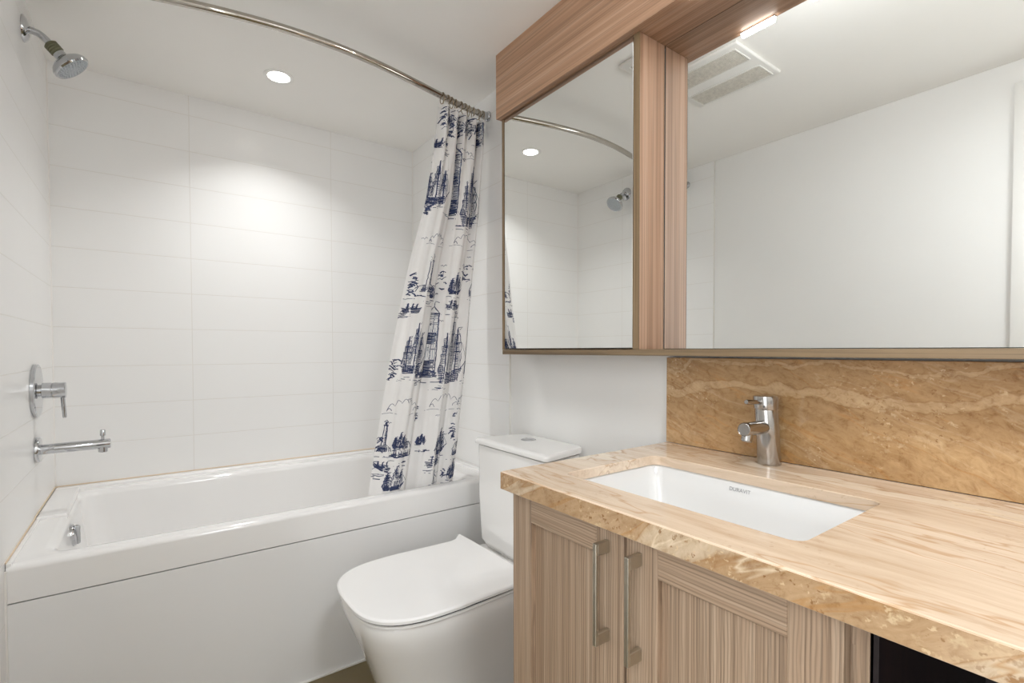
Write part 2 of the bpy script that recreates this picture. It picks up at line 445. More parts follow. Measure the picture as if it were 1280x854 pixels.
# ------------------------------------------------------------------ shower head, valve and spout on the left wall
sh = thing('wall_shower', 'chrome fixed shower head on a bent arm high on the left wall', 'shower head', (0, -0.45, 2.134))
bm = bmesh.new(); lathe(bm, (0.0005, -0.45, 2.134), (1, 0, 0), [(0.040, 0), (0.039, 0.004), (0.030, 0.011), (0.016, 0.016), (0.012, 0.016)], 32); obj('wall_flange', bm, CHROME, sh)
bm = bmesh.new()
arm = [(0.004, -0.45, 2.134), (0.022, -0.45, 2.134), (0.036, -0.45, 2.131), (0.047, -0.45, 2.124), (0.056, -0.45, 2.115), (0.064, -0.45, 2.106)]
tube(bm, arm, 0.0105, 18); obj('shower_arm', bm, CHROME, sh)
ax = Vector((0.66, 0, -0.75)).normalized()
b0 = Vector((0.060, -0.45, 2.110))
bm = bmesh.new()
prof = [(0.0125, 0), (0.017, 0.003)]
for k in range(4):
    t0 = 0.005+k*0.007
    prof += [(0.0195, t0), (0.0195, t0+0.0045), (0.0172, t0+0.005), (0.0172, t0+0.0068)]
prof += [(0.017, 0.034)]
lathe(bm, b0, ax, prof, 28); obj('swivel_grip', bm, GRIP, sh)
bm = bmesh.new()
lathe(bm, b0, ax, [(0.017, 0.032), (0.0175, 0.046), (0.019, 0.048), (0.034, 0.055), (0.048, 0.064), (0.054, 0.073), (0.0545, 0.082), (0.051, 0.0865), (0.046, 0.0855)], 40)
obj('head_shell', bm, CHROME, sh)
bm = bmesh.new()
lathe(bm, b0, ax, [(0.0475, 0.080), (0.0475, 0.0858), (0.0, 0.0885)], 40)
a_, b_, d_ = frame_of(ax)
for rr, n in ((0.010, 6), (0.019, 12), (0.028, 18), (0.037, 24), (0.043, 28)):
    for k in range(n):
        q = b0 + ax*0.0862 + (a_*math.cos(2*PI*k/n)+b_*math.sin(2*PI*k/n))*rr
        lathe(bm, q, ax, [(0.0017, 0), (0.0012, 0.003)], 6)
obj('spray_face', bm, SPRAY, sh)

va = thing('shower_valve', 'round chrome shower valve with small lever on the left tiled wall', 'valve', (0, -0.397, 0.997))
bm = bmesh.new(); lathe(bm, (0.0005, -0.397, 0.997), (1, 0, 0), [(0.087, 0), (0.087, 0.009), (0.084, 0.0115), (0.03, 0.0125), (0.0, 0.0125)], 56); obj('cover_plate', bm, CHROME, va)
bm = bmesh.new(); lathe(bm, (0.010, -0.397, 0.997), (1, 0, 0), [(0.020, 0), (0.020, 0.008), (0.026, 0.010), (0.026, 0.032), (0.0245, 0.0335), (0.0245, 0.0345), (0.026, 0.036), (0.026, 0.066), (0.0245, 0.068), (0.0, 0.068)], 36); obj('valve_body', bm, CHROME, va)
bm = bmesh.new(); lathe(bm, (0.068, -0.397, 0.990), (0.06, 0, -1), [(0.0058, 0), (0.0058, 0.083), (0.0045, 0.086), (0, 0.086)], 18); obj('lever', bm, CHROME, va)

sp = thing('tub_spout', 'straight chrome tub spout with diverter knob above the bathtub end', 'spout', (0, -0.392, 0.803))
bm = bmesh.new(); lathe(bm, (0.0005, -0.392, 0.803), (1, 0, 0), [(0.041, 0), (0.041, 0.008), (0.039, 0.011), (0.02, 0.012), (0.0, 0.012)], 40); obj('wall_flange', bm, CHROME, sp)
bm = bmesh.new(); lathe(bm, (0.010, -0.392, 0.803), (1, 0, 0.01), [(0.0165, 0), (0.0165, 0.178), (0.015, 0.181), (0.0, 0.182)], 32); obj('spout_pipe', bm, CHROME, sp)
bm = bmesh.new(); lathe(bm, (0.170, -0.392, 0.818), (0, 0, 1), [(0.0045, 0), (0.0045, 0.014), (0.008, 0.016), (0.008, 0.033), (0.0065, 0.036), (0, 0.036)], 20); obj('diverter_knob', bm, CHROME, sp)
bm = bmesh.new(); lathe(bm, (0.170, -0.392, 0.795), (0, 0, -1), [(0.013, 0), (0.013, 0.017), (0.011, 0.019), (0.0, 0.019)], 20); obj('aerator', bm, CHROME, sp)

# ------------------------------------------------------------------ curtain rod, rings, curtain
ROD_Z = 2.155
def rod_y(x):
    q = (x-0.762)/0.762
    return -0.775-0.121*(1-q*q)*(1+0.036*q-1.0*q*q)+0.03*max(0.0, -q)**6
rod = thing('curtain_rod', 'curved chrome curtain rod spanning the tub alcove below the ceiling', 'curtain rod', (0.762, -0.775, ROD_Z))
bm = bmesh.new(); tube(bm, [(0.002+1.52*i/60, rod_y(0.002+1.52*i/60), ROD_Z) for i in range(61)], 0.0125, 20); obj('rod', bm, RODM, rod)
for x, s in ((0.0005, 1), (W-0.0005, -1)):
    bm = bmesh.new(); lathe(bm, (x, rod_y(x), ROD_Z), (s, 0, 0), [(0.022, 0), (0.022, 0.005), (0.020, 0.008), (0.017, 0.010), (0.0165, 0.028), (0.013, 0.029)], 28); obj('rod_flange', bm, CHROME, rod)

def lerp_tab(tab, z):
    for (z0, v0), (z1, v1) in zip(tab, tab[1:]):
        if z >= z1: return v0+(v1-v0)*(z-z0)/(z1-z0)
    return tab[-1][1]
XL = [(2.15, 1.268), (2.0, 1.252), (1.737, 1.215), (1.503, 1.158), (1.25, 1.11), (1.03, 1.067), (0.8, 1.026), (0.585, 0.990), (0.45, 0.965)]
XR = [(2.15, 1.512), (2.0, 1.502), (1.6, 1.474), (1.086, 1.431), (0.8, 1.396), (0.587, 1.366), (0.45, 1.35)]
ZT, ZB = 2.134, 0.47
def smooth(t): t = max(0, min(1, t)); return t*t*(3-2*t)
def cur(u, z):
    xl, xr = lerp_tab(XL, z), lerp_tab(XR, z)
    wd = xr-xl
    k = smooth((ZT-z)/1.5)
    c1, c2 = 0.46-0.05*k, 0.865-0.085*k
    if u < c1: t = u/c1; A = 0.052
    elif u < c2: t = (u-c1)/(c2-c1); A = 0.050
    else: t = (u-c2)/(1-c2); A = 0.026
    bul = -A*math.sin(PI*t**1.25)**0.8 if 0 < t < 1 else 0.0
    rip = 0.0035*math.sin(2*PI*(u*7.3+0.15*math.sin(3*z)))+0.0012*math.sin(2*PI*(u*13+0.4*z))
    top = smooth((z-(ZT-0.42))/0.42)                       # gathers under the rings
    gather = 0.020*math.sin(2*PI*u*5.0+0.4)*top
    y_top = rod_y(xl+u*wd); y0 = (-0.748)+(y_top+0.748)*smooth((z-1.2)/0.95)
    dx = 0.003*math.sin(2*PI*u*5+1.1)*(0.4+0.6*top)
    y = y0+(bul*(1-0.55*top))+rip*(1-0.4*top)+gather+0.018
    # the lower part hangs inside the tub, clear of the rim
    lim = -0.775
    if z < 0.62 and y < lim: y = lim+(y-lim)*0.1
    sl = 0.0
    if z > ZT-0.05: sl = 0.0
    return Vector((xl+u*wd+dx, y, z))
def cnorm(u, z):
    e = 1e-3
    a = cur(min(u+e, 1), z)-cur(max(u-e, 0), z); b = cur(u, z+e)-cur(u, z-e)
    n = a.cross(b).normalized()
    return n if n.y < 0 else -n
CLOTH = noisy('curtain_cloth', (0.80, 0.785, 0.775), 0.015, 20, 0.85)
_t = NT(CLOTH)
_t.b.inputs['Sheen Weight'].default_value = 0.1
_t.b.inputs['Transmission Weight'].default_value = 0.0
INK = noisy('navy_print', (0.035, 0.048, 0.115), 0.25, 60, 0.85)
INK2 = noisy('pale_navy_print', (0.22, 0.26, 0.36), 0.2, 60, 0.85)

bm = bmesh.new()
NU, NV = 150, 130
g = []
for j in range(NV+1):
    z = ZT+(ZB-ZT)*j/NV
    row = []
    for i in range(NU+1):
        u = i/NU
        p = cur(u, z)
        if j == 0: p.z -= 0.010*abs(math.sin(2*PI*u*5.5))**0.8
        row.append(bm.verts.new(p))
    g.append(row)
for j in range(NV):
    for i in range(NU):
        bm.faces.new((g[j][i], g[j][i+1], g[j+1][i+1], g[j+1][i]))
# ---- the printed pattern: ink strokes laid on the cloth surface, both faces
rnd = random.Random(5)
def stroke(pts, wd, mi=1, jit=0.0):
    """pts in (u, z); wd in metres"""
    wd *= 0.66
    fine = []
    for (u0, z0), (u1, z1) in zip(pts, pts[1:]):
        L = math.hypot((u1-u0)*0.33, z1-z0); n = max(1, int(L/0.009))
        for k in range(n): fine.append((u0+(u1-u0)*k/n, z0+(z1-z0)*k/n))
    fine.append(pts[-1])
    fine = [(min(1, max(0, u+rnd.gauss(0, jit)/0.33)), max(ZB, min(ZT-0.02, z+rnd.gauss(0, jit)))) for u, z in fine]
    if len(fine) < 2: return
    for side in (1, -1):
        prev = None
        for k, (u, z) in enumerate(fine):
            a, b = fine[max(0, k-1)], fine[min(len(fine)-1, k+1)]
            W_ = lerp_tab(XR, z)-lerp_tab(XL, z)
            du, dz = (b[0]-a[0])*W_, b[1]-a[1]
            l = math.hypot(du, dz) or 1e-6
            h = wd/2*(0.75+0.5*rnd.random())
            nu, nz = -dz/l*h/W_, du/l*h
            u_a, u_b = min(1, max(0, u+nu)), min(1, max(0, u-nu))
            n = cnorm(u, z)*0.0007*side
            va, vb = bm.verts.new(cur(u_a, z+nz)+n), bm.verts.new(cur(u_b, z-nz)+n)
            if prev:
                f = bm.faces.new((prev[0], va, vb, prev[1])); f.material_index = mi
            prev = (va, vb)

# picture position -> cloth position (u, z): the cloth hangs about y = -0.765
_C = M.translation
def cpx(px, py):
    dr = fw + r2*((px-640)/621.275) - u2*((py-427-24.39)/621.275)
    t = (-0.768-_C.y)/dr.y
    p = _C+dr*t
    xl, xr = lerp_tab(XL, p.z), lerp_tab(XR, p.z)
    return ((p.x-xl)/(xr-xl), p.z)
SCL = 0.00345        # metres per photographed pixel at the cloth
class Art:
    """local drawing frame: origin at the motif's foot, units of its own size in photographed pixels"""
    def __init__(s, px, py): s.o = cpx(px, py)
    def P(s, x, y):
        z = s.o[1]+y*SCL
        W_ = lerp_tab(XR, z)-lerp_tab(XL, z)
        return (s.o[0]+x*SCL/W_, z)
    def st(s, pts, w=1.0, mi=1, jit=0.0006): stroke([s.P(*p) for p in pts], w*SCL, mi, jit)
    def hatch(s, x0, x1, y0, y1, n, w=0.8, slant=0.0, mi=1):
        for k in range(n):
            y = y0+(y1-y0)*(k+0.5)/n
            a, b = x0+rnd.uniform(0, 0.15)*(x1-x0), x1-rnd.uniform(0, 0.15)*(x1-x0)
            s.st([(a, y), (b, y+slant)], w*rnd.uniform(0.7, 1.3), mi)
    def vhatch(s, x0, x1, y0, y1, n, w=0.8, slant=0.0, mi=1):
        for k in range(n):
            x = x0+(x1-x0)*(k+0.5)/n
            s.st([(x, y0+rnd.uniform(0, .12)*(y1-y0)), (x+slant, y1-rnd.uniform(0, .25)*(y1-y0))], w*rnd.uniform(0.7, 1.3), mi)
def arc(x0, x1, y, sag, n=6): return [(x0+(x1-x0)*k/n, y+sag*math.sin(PI*k/n)) for k in range(n+1)]
def water(a, x0, x1, y, n=4):
    for k in range(n):
        c = rnd.uniform(x0, x1); l = rnd.uniform(4, 12); yy = y-rnd.uniform(0, 9)
        a.st([(c-l/2, yy), (c, yy+rnd.uniform(-1, 1)), (c+l/2, yy)], rnd.uniform(0.6, 1.5))
def tallship(px, py, w, h, dark=1.0):
    a = Art(px, py)
    hl = h*0.17
    for k in range(7):                                      # hull, hatched dark
        t = k/6; a.st([(-w/2+t*w*0.10, hl*(1-t)), (0, hl*(0.75-t*0.8)), (w/2-t*w*0.16, hl*(1.15-t*1.1))], 1.7*dark)
    a.vhatch(-w*0.4, w*0.42, 0, hl*0.9, int(w/2.6), 1.0)
    for i, (mx, mh) in enumerate(((-0.30, 0.72), (0.0, 1.0), (0.28, 0.80))):
        x = mx*w; top = h*mh
        a.st([(x, hl*0.7), (x, top)], 1.7)
        a.st([(x, top), (x+w*0.12, top+h*0.02), (x+w*0.05, top-h*0.03)], 1.1)
        for f, yw in ((0.42, 0.15), (0.64, 0.125), (0.84, 0.085)):
            y = hl+(top-hl)*f
            a.st([(x-w*yw, y), (x+w*yw, y+h*0.008)], 1.3)
            a.st([(x-w*yw, y), (x-w*yw*0.8, y-h*0.08), (x-w*yw*1.1, y-h*0.15)], 0.8)
            a.st([(x+w*yw, y), (x+w*yw*1.15, y-h*0.08), (x+w*yw*0.9, y-h*0.15)], 0.8)
            a.hatch(x-w*yw*0.8, x+w*yw*(0.1 if rnd.random() < 0.6 else 0.7), y-h*0.14, y-h*0.01, 5, 0.9, h*0.01)
        a.hatch(x-w*0.05, x+w*0.05, hl+(top-hl)*0.60, hl+(top-hl)*0.66, 3, 1.2)
        a.st([(x, top*0.9), (x-w*0.16, hl)], 0.55); a.st([(x, top*0.9), (x+w*0.14, hl)], 0.55); a.hatch(x-w*0.03, x+w*0.09, hl, hl+(top-hl)*0.35, 6, 0.9)
        a.st([(x, top*0.97), (x-w*0.20, hl)], 0.55); a.st([(x, top*0.97), (x+w*0.18, hl)], 0.55)
        a.st([(x, top*0.8), (x-w*0.12, hl)], 0.5); a.st([(x, top*0.7), (x+w*0.10, hl)], 0.5)
    a.st([(w*0.42, hl), (w*0.62, hl*1.9)], 1.3); a.st([(w*0.62, hl*1.9), (w*0.28, h*0.78)], 0.55)
    a.st([(-w*0.5, hl), (-w*0.46, hl*1.5), (-w*0.36, hl*1.4), (-w*0.34, hl)], 1.3)
    a.hatch(-w*0.5, -w*0.33, hl, hl*1.5, 4, 1.2)
    water(a, -w*0.6, w*0.6, -1, 6)
def tower(px, py, w, h):
    a = Art(px, py)
    a.st([(-w*0.42, 0), (-w*0.30, h*0.9)], 1.3); a.st([(w*0.42, 0), (w*0.30, h*0.9)], 1.3)
    a.st([(-w*0.30, h*0.9), (0, h), (w*0.30, h*0.9), (-w*0.3, h*0.9)], 1.3)
    a.st([(0, h), (0, h*1.07), (w*0.25, h*1.05)], 1.0)
    a.hatch(0.0, w*0.36, 0, h*0.9, int(h/2.0), 1.3); a.hatch(-w*0.34, w*0.3, h*0.45, h*0.62, int(h/7), 1.2)
    a.hatch(-w*0.4, w*0.4, h*0.0, h*0.22, int(h/5), 1.4); a.hatch(-w*0.3, w*0.3, h*0.80, h*0.9, 3, 1.1)
    for y in (0.35, 0.55, 0.72): a.hatch(-w*0.14, -w*0.02, h*y, h*(y+0.06), 3, 1.2)
    a.vhatch(-w*0.36, w*0.36, h*0.22, h*0.8, 6, 0.6, 0, 2)
    a.hatch(-w*0.6, w*0.6, -2, 4, 4, 1.5); water(a, -w, w, -3, 4)
def lighthouse(px, py, w, h):
    a = Art(px, py)
    a.st([(-w*0.12, h*0.2), (-w*0.08, h*0.86)], 1.1); a.st([(w*0.12, h*0.2), (w*0.08, h*0.86)], 1.4)
    a.hatch(0, w*0.11, h*0.2, h*0.86, int(h/1.7), 1.0)
    a.hatch(-w*0.14, w*0.14, h*0.86, h*0.90, 2, 1.3); a.hatch(-w*0.08, w*0.08, h*0.9, h*1.0, 4, 1.2)
    a.st([(-w*0.12, h*0.98), (0, h*1.06), (w*0.12, h*0.98)], 1.1)
    a.st([(-w*0.5, 0), (-w*0.4, h*0.16), (-w*0.18, h*0.2), (w*0.2, h*0.22), (w*0.42, h*0.12), (w*0.5, 0)], 1.2)
    a.hatch(-w*0.35, w*0.42, 0, h*0.18, 6, 1.3); a.vhatch(-w*0.3, w*0.4, 0, h*0.17, 6, 0.9)
    water(a, -w*0.7, w*0.7, -2, 5)
def cloud(px, py, w, h):
    a = Art(px, py); pts = []
    n = 5
    for k in range(n):
        c0, c1 = -w/2+w*k/n, -w/2+w*(k+1)/n
        y0 = h*math.sin(PI*(k+0.001)/n)*0.55; y1 = h*math.sin(PI*(k+1)/n)*0.55
        for i in range(5):
            t = i/5; pts.append((c0+(c1-c0)*t, y0+(y1-y0)*t+h*0.35*math.sin(PI*t)))
    a.st(pts, 0.75, 1, 0.0009)
    a.st(arc(-w*0.62, -w*0.2, -h*0.35, h*0.12), 0.6); a.st(arc(w*0.1, w*0.7, -h*0.5, h*0.1), 0.6)
    a.st(arc(w*0.35, w*0.52, -h*0.15, h*0.3), 0.8); a.st(arc(-w*0.5, -w*0.38, -h*0.1, h*0.25), 0.9)
def rowboat(px, py, w, tilt=0.0):
    a = Art(px, py)
    h = w*0.28
    for k in range(5):
        t = k/4; a.st([(-w/2*(1-0.25*t), h*(1-t)+tilt*-w/2), (0, h*(0.7-0.75*t)), (w/2*(1-0.2*t), h*(1.1-t)+tilt*w/2)], 1.4)
    for x in (-0.22, 0.02, 0.22):
        a.st([(x*w, h*0.8), (x*w+0.6, h*1.7)], 2.2); a.st([(x*w, h*1.7), (x*w+1.2, h*1.9)], 1.8)
        a.st([(x*w, h*1.2), (x*w+w*0.13, h*0.7)], 1.1)
    a.st([(-w*0.5, h*0.2), (w*0.05, h*1.0)], 0.8); a.hatch(-w*0.3, w*0.35, h*0.5, h*1.3, 4, 1.2)
    water(a, -w*0.6, w*0.6, -1, 5)
def cottage(px, py, w, h):
    a = Art(px, py)
    a.st([(-w*0.45, h*0.35), (-w*0.25, h*0.75), (w*0.05, h*0.35)], 1.2); a.st([(-w*0.25, h*0.75), (w*0.22, h*0.8), (w*0.46, h*0.38)], 1.2)
    a.hatch(-w*0.12, w*0.4, h*0.4, h*0.78, 6, 1.2, h*0.03); a.vhatch(-w*0.4, w*0.42, h*0.0, h*0.38, 8, 1.1)
    a.st([(-w*0.42, h*0.35), (-w*0.42, 0), (w*0.45, 0), (w*0.45, h*0.38)], 1.2); a.hatch(-w*0.5, w*0.5, -1, h*0.2, 5, 1.3)
    a.st([(w*0.1, h*0.8), (w*0.12, h*1.0)], 1.6); water(a, -w*0.6, w*0.6, -3, 5)
def bush(px, py, w, h, n=26):
    a = Art(px, py)
    for k in range(n):
        x, y = rnd.gauss(0, w*0.22), rnd.uniform(0.05, 0.95)*h
        t = rnd.uniform(-1, 1); l = rnd.uniform(2, 5.5)
        a.st([(x-l/2, y-t*l/2), (x, y+rnd.uniform(0, 1.5)), (x+l/2, y+t*l/2)], rnd.uniform(1.1, 2.3))
def bloom(px, py, r):
    a = Art(px, py)
    for k in range(9):
        an = 2*PI*k/9; c, s_ = math.cos(an), math.sin(an)
        a.st([(0, 0), (c*r*0.7-s_*r*0.22, s_*r*0.7+c*r*0.22), (c*r, s_*r), (c*r*0.7+s_*r*0.22, s_*r*0.7-c*r*0.22), (0, 0)], 1.0)
        a.st([(c*r*0.2, s_*r*0.2), (c*r*0.75, s_*r*0.75)], 0.9)
        if k % 3 == 0: a.st([(c*r, s_*r), (c*r*1.5, s_*r*1.5-1.5)], 1.5)
def figure(px, py, h):
    a = Art(px, py)
    a.st([(-h*0.15, 0), (0, h*0.5), (0, h*0.85)], 1.8); a.st([(h*0.15, 0), (h*0.02, h*0.5)], 1.5); a.hatch(-h*.08, h*.08, h*.85, h, 2, 1.4)
    a.st([(-h*0.5, -1), (h*0.6, 0)], 1.0); a.st([(0, h*0.7), (h*0.3, h*0.4)], 1.0)
def gull(px, py, w):
    a = Art(px, py); a.st([(-w/2, w*0.2), (-w*0.2, w*0.35), (0, 0), (w*0.25, w*0.4), (w/2, w*0.15)], 0.9)
for q in ((528, 300, 5), (556, 333, 5), (572, 338, 4), (510, 500, 5), (545, 520, 5), (574, 512, 4), (533, 205, 4), (588, 322, 4), (500, 398, 5), (552, 402, 4), (488, 530, 4), (560, 545, 4)): gull(*q)
# top border row
bush(549, 168, 9, 30, 34); bloom(566, 160, 10); bloom(578, 163, 9); bush(572, 148, 22, 18, 20); tower(596, 182, 14, 40); bush(604, 172, 8, 34, 26)
bush(585, 158, 12, 26, 26); bloom(590, 166, 8); bloom(556, 152, 7); bush(570, 172, 18, 10, 18); bush(558, 178, 8, 22, 16)
rowboat(545, 187, 18); cloud(577, 196, 22, 8); water(Art(575, 200), -12, 12, 0, 5)
# first ship row
tallship(538, 257, 26, 50); tower(563, 268, 13, 82); tallship(582, 284, 27, 74, 1.1); tower(600, 274, 11, 52); bush(530, 270, 9, 20, 20)
# clouds, lighthouse row, boats
cloud(542, 304, 20, 11); cloud(580, 306, 34, 13)
lighthouse(531, 366, 26, 42); cottage(541, 372, 13, 18); bush(514, 371, 9, 30, 26); tallship(567, 368, 19, 26); bush(583, 352, 15, 22, 26); cottage(592, 371, 13, 22); bush(551, 372, 6, 36, 12)
rowboat(514, 391, 20); rowboat(565, 387, 21); tower(598, 378, 8, 26)
# second ship row
tallship(513, 466, 26, 58); tower(536, 470, 17, 84); tallship(561, 478, 36, 84, 1.15); tower(586, 468, 13, 74); bush(492, 477, 10, 26, 24); rowboat(525, 472, 18)
cloud(504, 512, 34, 14); cloud(556, 506, 40, 16); cloud(580, 502, 14, 9)
# second lighthouse row
lighthouse(480, 566, 16, 34); cottage(502, 570, 26, 20); tallship(497, 560, 14, 18); tallship(527, 556, 9, 12); tallship(549, 567, 20, 30); bush(566, 556, 7, 40, 18); cottage(573, 568, 19, 19); bush(476, 568, 7, 18, 12); bush(521, 540, 5, 30, 10)
rowboat(478, 589, 18, -0.4); rowboat(541, 582, 23, 0.08)
tallship(490, 612, 25, 27); figure(541, 604, 16); tallship(566, 598, 15, 22); bush(556, 600, 5, 12, 8)
tag(obj('shower_curtain', bm, [CLOTH, INK, INK2], None, (1.3, -0.75, ZB), smooth=True, angle=180), 'white shower curtain printed with navy sailing ships, drawn to the right over the bathtub', 'shower curtain')

ordinal = ['first', 'second', 'third', 'fourth', 'fifth', 'sixth', 'seventh', 'eighth', 'ninth', 'tenth']
bm = bmesh.new()
tube(bm, [(0, 0.0185*math.sin(2*PI*k/28), 0.0215*math.cos(2*PI*k/28)-0.0075) for k in range(28)], 0.0017, 8, closed=True)
ring0 = obj('curtain_ring', bm, BRONZE)
for k in range(10):
    r = ring0 if k == 0 else ring0.copy()
    if k: col.objects.link(r)
    u = (k+0.35)/10
    x = 1.268+0.236*u
    r.location = (x, rod_y(x), ROD_Z)
    r.rotation_euler = (0, 0.12*math.sin(k*2.1), 0.35*math.sin(k*1.7))
    tag(r, 'thin metal ring on the curved curtain rod, %s from the left' % ordinal[k], 'curtain ring', 'rings holding the ship curtain')

# ------------------------------------------------------------------ toilet
CY = -1.215
CB = -1.225         # bowl and lid sit a touch nearer the vanity than the tank
to = thing('toilet', 'white square toilet with closed lid between the bathtub and the vanity', 'toilet', (1.1, CY, 0))
def tring(xf, xb, hf, hb, rf, z, xt=1.24, n=8, bow=0.012, fb=0.02):
    """bowl outline: rounded front, flat sides, narrowing to the back"""
    pts = []
    def side(s):
        q = []
        q.append((xb, s*hb)); q.append(((xb+xt)/2+0.02, s*hb)); q.append((xt, s*(hf-0.012 if hf > hb else hb)))
        for k in range(1, 5):
            t = k/5; q.append((xt+(xf+0.25-xt)*t, s*(hf-0.012+0.012*t)))
        for k in range(14):
            a = PI/2*k/14
            q.append((xf+0.23-(0.23+fb-0.006)*math.sin(a)**0.66, s*hf*math.cos(a)**0.66))
        return q
    A = side(1); B = side(-1)
    pts = A + [(xf-fb+0.006, 0)] + B[::-1]
    return [(x, CB+y, z) for x, y in pts]
bm = bmesh.new()
loft(bm, [tring(0.90, 1.50, 0.125, 0.12, 0.09, 0.0), tring(0.885, 1.50, 0.132, 0.125, 0.09, 0.03), tring(0.845, 1.50, 0.148, 0.14, 0.10, 0.14),
          tring(0.815, 1.50, 0.168, 0.150, 0.10, 0.23), tring(0.787, 1.50, 0.190, 0.157, 0.10, 0.30), tring(0.768, 1.50, 0.203, 0.160, 0.10, 0.35), tring(0.760, 1.50, 0.207, 0.160, 0.10, 0.385),
          tring(0.762, 1.50, 0.205, 0.158, 0.10, 0.394), tring(0.775, 1.49, 0.195, 0.152, 0.09, 0.3965)], True, True)
obj('bowl', bm, CERAM, to, angle=45)
bm = bmesh.new()
def sring(g, z): return tring(0.757-g, 1.245, 0.212+g, 0.20+g, 0.095, z, xt=1.20)
loft(bm, [sring(-0.004, 0.397), sring(0, 0.399), sring(0.0, 0.4050), sring(-0.003, 0.4068)], True, True)
obj('seat', bm, PLAST, to, angle=45)
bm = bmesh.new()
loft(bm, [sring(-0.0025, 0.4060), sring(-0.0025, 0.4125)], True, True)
obj('seat_gap_shade', bm, mat('shadow_gap_grey', (0.02, 0.02, 0.02), 0.8), to)  # near-black filler ring; shade between seat and lid put into its colour
def lring(g, z):
    pts = []
    def side(s):
        q = [(1.258+g, s*(0.150)), (1.255+g, s*(0.246+g)), (1.250, s*(0.248+g)), (1.243-g, s*(0.247+g)), (1.228, s*(0.228+g)), (1.215, s*(0.215+g)), (1.19, s*(0.207+g))]
        for k in range(1, 6):
            t = k/6; q.append((1.19+(1.0-1.19)*t, s*(0.207+0.007*t+g)))
        for k in range(18):
            a = PI/2*k/18; q.append((0.99-(0.251+g)*math.sin(a)**0.65, s*(0.2160+g)*math.cos(a)**0.65))
        return q
    A, B = side(1), side(-1)
    return [(x, CB+y, z) for x, y in A+[(0.739-g, 0)]+B[::-1]]
bm = bmesh.new()
loft(bm, [lring(-0.002, 0.4118), lring(0.001, 0.4135), lring(0.001, 0.421), lring(-0.002, 0.4245), lring(-0.006, 0.4258)], True, True)
obj('lid', bm, PLAST, to, angle=40, wn=True)
def tkring(xf, xb, hf, hb, rf, z, rb=0.03, n=5):
    c = [(xb, hb, rb), (xf, hf, rf), (xf, -hf, rf), (xb, -hb, rb)]
    out = []
    for i, (x, y, r) in enumerate(c):
        p = Vector((x, y)); a = (Vector(c[i-1][:2])-p).normalized(); b = (Vector(c[(i+1) % 4][:2])-p).normalized()
        p0, p1 = p+a*r, p+b*r
        for k in range(n+1):
            t = k/n; q = p0*(1-t)**2+p*2*t*(1-t)+p1*t*t
            out.append((q.x, CY+q.y, z))
    return out
bm = bmesh.new()
loft(bm, [tkring(1.330, 1.505, 0.125, 0.12, 0.03, 0.397), tkring(1.303, 1.508, 0.143, 0.13, 0.03, 0.405), tkring(1.290, 1.510, 0.158, 0.14, 0.028, 0.43), tkring(1.295, 1.510, 0.178, 0.152, 0.024, 0.58), tkring(1.312, 1.510, 0.205, 0.165, 0.02, 0.768)], True, True)
obj('tank', bm, CERAM, to, angle=45)
bm = bmesh.new()
loft(bm, [tkring(1.309, 1.514, 0.209, 0.168, 0.02, 0.771), tkring(1.303, 1.514, 0.216, 0.172, 0.02, 0.774), tkring(1.302, 1.514, 0.217, 0.172, 0.02, 0.785), tkring(1.307, 1.513, 0.212, 0.170, 0.02, 0.792), tkring(1.320, 1.508, 0.20, 0.162, 0.02, 0.7945)], True, True)
obj('tank_lid', bm, CERAM, to, angle=45, wn=True)
bm = bmesh.new(); loft(bm, [tkring(1.317, 1.508, 0.199, 0.160, 0.02, 0.766), tkring(1.317, 1.508, 0.199, 0.160, 0.02, 0.773)], True, True); obj('lid_joint', bm, mat('joint_shadow', (0.12, 0.11, 0.10), 0.7), to, smooth=False)
bm = bmesh.new(); lathe(bm, (1.437, CY+0.045, 0.7935), (0, 0, 1), [(0.029, 0), (0.029, 0.0022), (0.026, 0.0032), (0.025, 0.0015), (0.0, 0.0015)], 32); fb = obj('flush_button', bm, CHROME, to)
for s in (1, -1):
    bm = bmesh.new(); lathe(bm, (1.437, CY+0.045, 0.7948), (0, 0, 1), [(0.0235, 0), (0.0235, 0.0014), (0.021, 0.0022), (0.0, 0.0024)], 28)
    geo = bm.verts[:]+bm.edges[:]+bm.faces[:]
    bmesh.ops.bisect_plane(bm, geom=geo, plane_co=(1.437+0.001*s, CY, 0.79), plane_no=(-s, 0, 0), clear_outer=True)
    obj('button_half', bm, CHROME, fb)
for s in (1, -1):
    bm = bmesh.new(); lathe(bm, (1.20, CY+s*0.148, 0.045), (0, s, 0), [(0.014, -0.02), (0.014, 0.004), (0.011, 0.007), (0, 0.007)], 20); obj('bolt_cap', bm, CERAM, to)

# ------------------------------------------------------------------ vanity cabinet
VX = 0.942                      # front plane of the doors
ZC = 0.862                      # countertop height
YL = -1.728
vn = thing('vanity_cabinet', 'taupe wood-grain vanity cabinet with two framed doors under the stone countertop', 'cabinet', (1.22, -2.06, 0))
bm = bmesh.new()
box(bm, VX+0.024, 1.515, -1.762, -1.744, 0.10, 0.822, mi=0)      # left side
box(bm, VX+0.024, 1.515, -2.406, -2.392, 0.10, 0.822, mi=0)      # right side
box(bm, VX+0.04, 1.515, -2.392, -1.762, 0.10, 0.118, mi=0)        # bottom
box(bm, VX+0.07, 1.515, -2.406, -1.75, 0.0, 0.10, mi=0)           # plinth
box(bm, VX+0.024, VX+0.042, -2.392, -1.762, 0.78, 0.822, mi=0)    # front rail
box(bm, 1.497, 1.515, -2.392, -1.762, 0.118, 0.70, mi=0)          # back
obj('carcass', bm, WOOD_LZ, vn, smooth=False)
